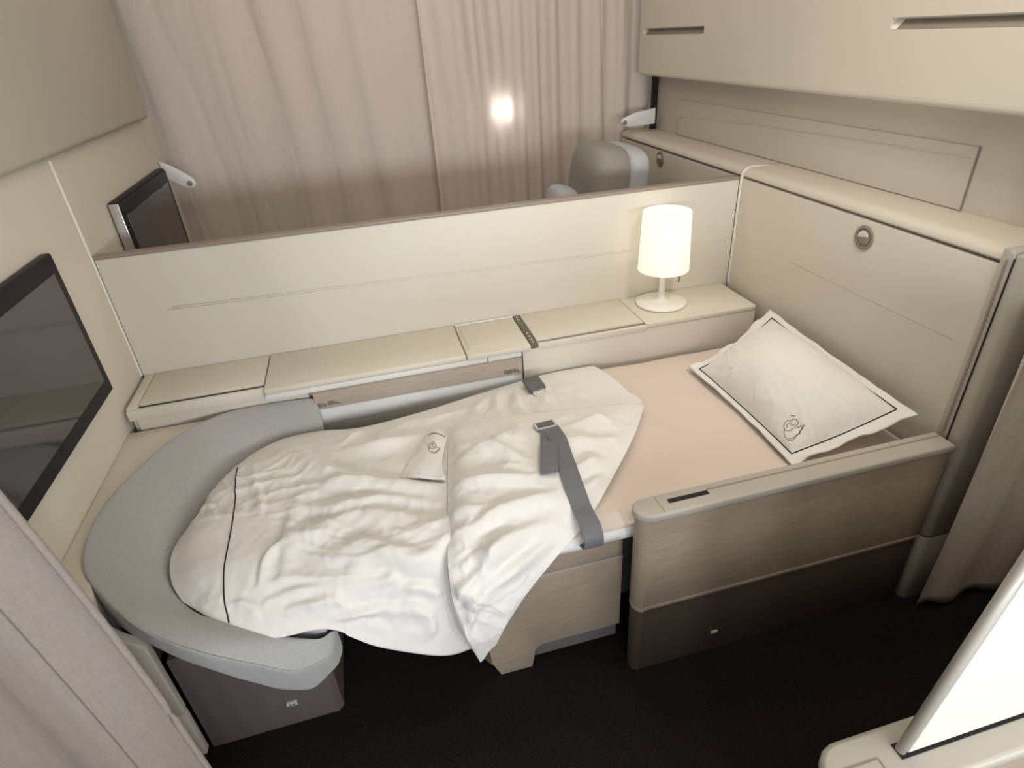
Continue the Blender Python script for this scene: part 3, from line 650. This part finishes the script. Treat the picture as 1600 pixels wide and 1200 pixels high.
ribbon('webbing', cr_spline([tuple(p) for p in webs], 10), .042, .003, 'strap', sb2)

# ---------------------------------------------------------------- pillow
pw = thing('pillow', (1.88, -.64, .48), 'white pillow with dark piped border leaning against the head wall', 'pillow')
cA, cB, cC, cD = (np.array(p) for p in ((2.062, -.320, .622), (1.725, -.402, .502), (1.722, -.938, .500), (2.052, -.955, .590)))
n = 120; fl_w = .062
Gt = np.zeros((n, n, 3)); Gb = np.zeros((n, n, 3))
nrm = Vector((cD - cB)).cross(Vector((cA - cC))).normalized(); nrm = np.array(nrm if nrm.z > 0 else -nrm)
for i in range(n):
    for j in range(n):
        s, t = i / (n - 1), j / (n - 1)          # s: foot -> head, t: far -> near
        p = (1 - s) * ((1 - t) * cB + t * cC) + s * ((1 - t) * cA + t * cD)
        cen = (cA + cB + cC + cD) / 4
        p = p + (cen - p) * .055 * (4 * s * (1 - s) * (abs(2 * t - 1)) ** 2 + 4 * t * (1 - t) * (abs(2 * s - 1)) ** 2) * 1.0
        p = p + np.array([0, 0, -.02]) * math.sin(math.pi * s) * .8
        u, v = (s - fl_w) / (1 - 2 * fl_w) * 2 - 1, (t - fl_w) / (1 - 2 * fl_w) * 2 - 1
        if abs(u) < 1 and abs(v) < 1:
            b = ((1 - abs(u) ** 2.1) * (1 - abs(v) ** 2.1)) ** .66
            near = max(abs(u), abs(v))
            wrk = .004 * noise.noise((s * 7, t * 7, 2)) + .003 * ((1 - abs(noise.noise((s * 9 + t * 4, t * 9 - s * 5, 4)))) ** 5) * near + .0045 * noise.noise((u * 11 / (abs(v) + .4), v * 11 / (abs(u) + .4), 8)) * near ** 2
            h = .118 * b + wrk * min(1, (1 - near) * 8)
            hb = .030 * b
        else:
            rip = .014 * math.sin(s * 17 + t * 4 + 1) * (1 if abs(v) >= 1 else .5) * max(0, max(abs(u), abs(v)) - 1) / .19 + .012 * noise.noise((s * 9, t * 9, 1))
            k = max(0, max(abs(u), abs(v)) - 1) / .2
            h = rip * k + .002; hb = -rip * k
        if s < .5 and (abs(u) >= 1 or abs(v) >= 1): h = max(h, -.002)
        Gt[i, j] = p + nrm * h; Gb[i, j] = p - nrm * hb * .6 - nrm * .003
Gb[..., 2] = np.maximum(Gb[..., 2], .488); Gt[..., 2] = np.maximum(Gt[..., 2], Gb[..., 2] + .003)
Gt[..., 0] = np.minimum(Gt[..., 0], 2.092); Gb[..., 0] = np.minimum(Gb[..., 0], 2.095)
V = [tuple(p) for p in Gt.reshape(-1, 3)] + [tuple(p) for p in Gb.reshape(-1, 3)]; o_ = n * n; F = []
for i in range(n - 1):
    for j in range(n - 1):
        a, b, c_, d = i * n + j, (i + 1) * n + j, (i + 1) * n + j + 1, i * n + j + 1
        F += [(a, b, c_, d), (o_ + d, o_ + c_, o_ + b, o_ + a)]
for i in range(n - 1):
    for j in (0, n - 1): F.append((i * n + j, (i + 1) * n + j, o_ + (i + 1) * n + j, o_ + i * n + j)); F.append((j * n + i, j * n + i + 1, o_ + j * n + i + 1, o_ + j * n + i))
me = bpy.data.meshes.new('pillowcase'); me.from_pydata(V, [], F); me.update()
bm = bmesh.new(); bm.from_mesh(me); bmesh.ops.recalc_face_normals(bm, faces=bm.faces[:]); bm.to_mesh(me); bm.free()
pc = link('pillowcase', me, 'linen', pw, True)
k0 = int(round(fl_w * (n - 1))); k1 = n - 1 - k0
lp_ = [Gt[k0, j] for j in range(k0, k1)] + [Gt[i, k1] for i in range(k0, k1)] + [Gt[k1, j] for j in range(k1, k0, -1)] + [Gt[i, k0] for i in range(k1, k0, -1)]
tube('piping', [tuple(p + nrm * .001) for p in lp_], .0017, 'pipe', pw, 6, closed=True)
bm_e = bmesh.new()
for ln in EMB:     # embroidery laid on the case in its own s,t coordinates
    pts = []
    for u, v in cr_spline(ln, 6 * len(ln)):
        fs = min(max((.198 + .0044 * u - .0040 * v) * (n - 1), 0), n - 2); ft = min(max((.840 + .0011 * u + .0024 * v) * (n - 1), 0), n - 2); i, j = int(fs), int(ft); a_, b_ = fs - i, ft - j
        p = (1 - a_) * ((1 - b_) * Gt[i, j] + b_ * Gt[i, j + 1]) + a_ * ((1 - b_) * Gt[i + 1, j] + b_ * Gt[i + 1, j + 1]); pts.append(tuple(p + nrm * .0004))
    o = tube('tmp', pts, .0008, None); bm_e.from_mesh(o.data); me_ = o.data; bpy.data.objects.remove(o); bpy.data.meshes.remove(me_)
finish(bm_e, 'embroidery', 'thread', pc, smooth=True)

# ---------------------------------------------------------------- curtains
def curtain(name, x0, x1, y, z0, z1, m, label, folds, amp, seed, hem=False, nx=260, nz=70, edge_lean=0.0):
    t = thing(name, ((x0 + x1) / 2, y, 0), label, 'curtain')
    G = np.zeros((nx, nz, 3))
    for i in range(nx):
        s = i / (nx - 1)
        for j in range(nz):
            q = j / (nz - 1); z = z0 + (z1 - z0) * q
            x = x0 + (x1 - x0 - edge_lean * z * z) * s
            sw = s + .035 * noise.noise((s * 2, q * 1.5, seed + 7))
            ph = sw * folds * 2 * math.pi + 3.4 * noise.noise((sw * folds * .45, q * .5, seed))
            a = amp * max(.12, .55 + 1.0 * noise.noise((sw * folds * .55, q * .8, seed + 4)))
            sn = math.sin(ph); yy_ = y + a * (math.copysign(abs(sn) ** .8, sn)) + .4 * amp * ((1 - abs(noise.noise((sw * folds * 1.3, q * 1.2, seed + 2)))) ** 6) + .0015 * noise.noise((s * 40, q * 5, seed))
            G[i, j] = (x, yy_, z + (.006 * math.sin(ph * .9) if j == 0 else 0))
    link('cloth', thick_mesh('cloth', G, .0012) if not m == 'curt' else grid_mesh('cloth', G), m, t, True)
    return t, G
curtain('curtain', -.05, 1.21, 1.125, .02, 2.14, 'curt', 'pale mauve curtain hanging beside the dark screen beyond the partition', 6, .014, 3)
curtain('curtain', 1.16, 2.25, 1.085, .02, 2.14, 'curt', 'mauve curtain with deep folds and a bright light spot', 10, .021, 8)
t, G = curtain('curtain', -.75, .285, -1.135, .02, 2.1, 'curtn', 'mauve-grey satin curtain with a stitched hem beside the ottoman', 4.5, .018, 14, edge_lean=.06)
hm = [tuple(G[int(.905 * 259), j] + np.array([0, -.002, 0])) for j in range(0, 70)]
tube('hem_stitch', hm, .0012, 'fixture', t, 5)
eg = [tuple(G[-1, j]) for j in range(70)]
tube('rolled_edge', eg, .006, 'curtn', t, 8)
curtain('curtain', 2.09, 3.0, -1.112, .025, 2.1, 'curtd', 'shadowed taupe curtain gathered beside the rail post', 6, .024, 19)

# curtain tie-back arms at both ends of the rear curtain
def arm_clip(pts, hub, y, label):
    t = thing('swing_bracket', (hub[0], y, hub[1]), label, 'bracket')
    p = prism('arm', pts, 'y', y - .016, y, 'white', t, .004)
    lathe('pivot', [(.011, 0), (.011, -.002), (.006, -.003)], (hub[0], y - .0155, hub[1]), 'fixture', p, 20, 'y')
def armshape(root_lo, root_hi, tip, r):
    tp = [(tip[0] + r * math.cos(a), tip[1] + r * math.sin(a)) for a in np.linspace(-math.pi / 2, math.pi / 2, 8)]
    return tp
xl = armshape(0, 0, (.095, 1.012), .022)
arm_clip([(.006, 1.045)] + [(.082, .990)] + [(.11, .990), (.120, 1.005), (.116, 1.025), (.09, 1.05), (.04, 1.088), (.006, 1.105)], (.097, 1.01), .955, 'pale swing bracket on the end wall beside the dark screen')
arm_clip([(2.225, 1.055), (2.10, 1.052), (2.062, 1.058), (2.05, 1.075), (2.06, 1.092), (2.12, 1.112), (2.225, 1.125)], (2.067, 1.073), .955, 'pale swing bracket at the corner above the grey headrest')
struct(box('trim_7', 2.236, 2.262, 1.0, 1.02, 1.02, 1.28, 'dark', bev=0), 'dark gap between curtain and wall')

# ---------------------------------------------------------------- the neighbouring seat beyond the partition
ns = thing('neighbour_seat', (1.75, .55, 0), 'grey seat with rounded headrest beyond the partition', 'seat')
def puff(name, c, s, p, m, parent, tilt=0):
    bm = bmesh.new(); bmesh.ops.create_uvsphere(bm, u_segments=36, v_segments=22, radius=1)
    for v in bm.verts:
        q = Vector([math.copysign(abs(a) ** p, a) for a in v.co]); q = Vector((q.x * s[0], q.y * s[1], q.z * s[2])); q.rotate(Matrix.Rotation(tilt, 3, 'Y')); v.co = q + Vector(c)
    return finish(bm, name, m, parent, smooth=True)
puff('headrest', (1.79, .56, .915), (.10, .19, .145), .62, 'hrest', ns, .15)
puff('headrest_shell', (1.885, .56, .90), (.055, .20, .145), .5, 'cush', ns, .12)
puff('backrest', (1.79, .52, .60), (.11, .25, .26), .5, 'hrest', ns, .15)
puff('side_wing', (1.66, .62, .80), (.09, .10, .08), .5, 'cush', ns, .3)
puff('cushion', (1.45, .52, .42), (.28, .26, .07), .45, 'hrest', ns)
box('base', 1.2, 1.90, .28, .76, 0, .36, 'base', ns, .02)

# ---------------------------------------------------------------- suite on this side of the aisle
nb = thing('aisle_armrest', (1.8, -1.62, 0), 'beige armrest with a slot and a white sliding screen across the aisle', 'armrest')
def stad(inset, x1):
    return [(x1, -1.555 - inset), (1.33, -1.555 - inset)] + [(1.33 - (.045 - inset) * math.sin(a), -1.60 + (.045 - inset) * math.cos(a)) for a in np.linspace(.15, math.pi - .15, 9)] + [(1.33, -1.645 + inset), (x1, -1.645 + inset)]
prism('cap', stad(0, 2.7), 'z', .515, .542, 'armcap', nb, .009, 4)
prism('body', stad(.008, 2.7), 'z', 0, .50, 'wood', nb, .004)
prism('shadow_gap', stad(.012, 2.7), 'z', .50, .515, 'dark', nb, 0)
box('slot', 1.405, 2.7, -1.606, -1.584,   .5405, .5435, 'dark', nb, 0)
box('joint', 1.372, 1.3735, -1.643, -1.595, .5405, .5432, 'fixture', nb, 0); box('joint', 1.30, 1.372, -1.5965, -1.595, .5405, .5432, 'fixture', nb, 0)
ps = thing('privacy_screen', (1.9, -1.595, .5435), 'bright white privacy screen with beige edge rising from the aisle armrest', 'privacy screen')
prism('panel', [(1.418, .545), (2.7, .545), (2.7, 1.0), (1.484, 1.0)], 'y', -1.602, -1.588, 'scrw', ps, .002)
tube('edge_trim', [(1.411, -1.595, .545), (1.4765, -1.595, 1.0)], .0075, 'armcap', ps, 12)
tube('seam', [(1.50, -1.6023, .83), (2.68, -1.6023, .83)], .0012, 'scrw', ps, 6)
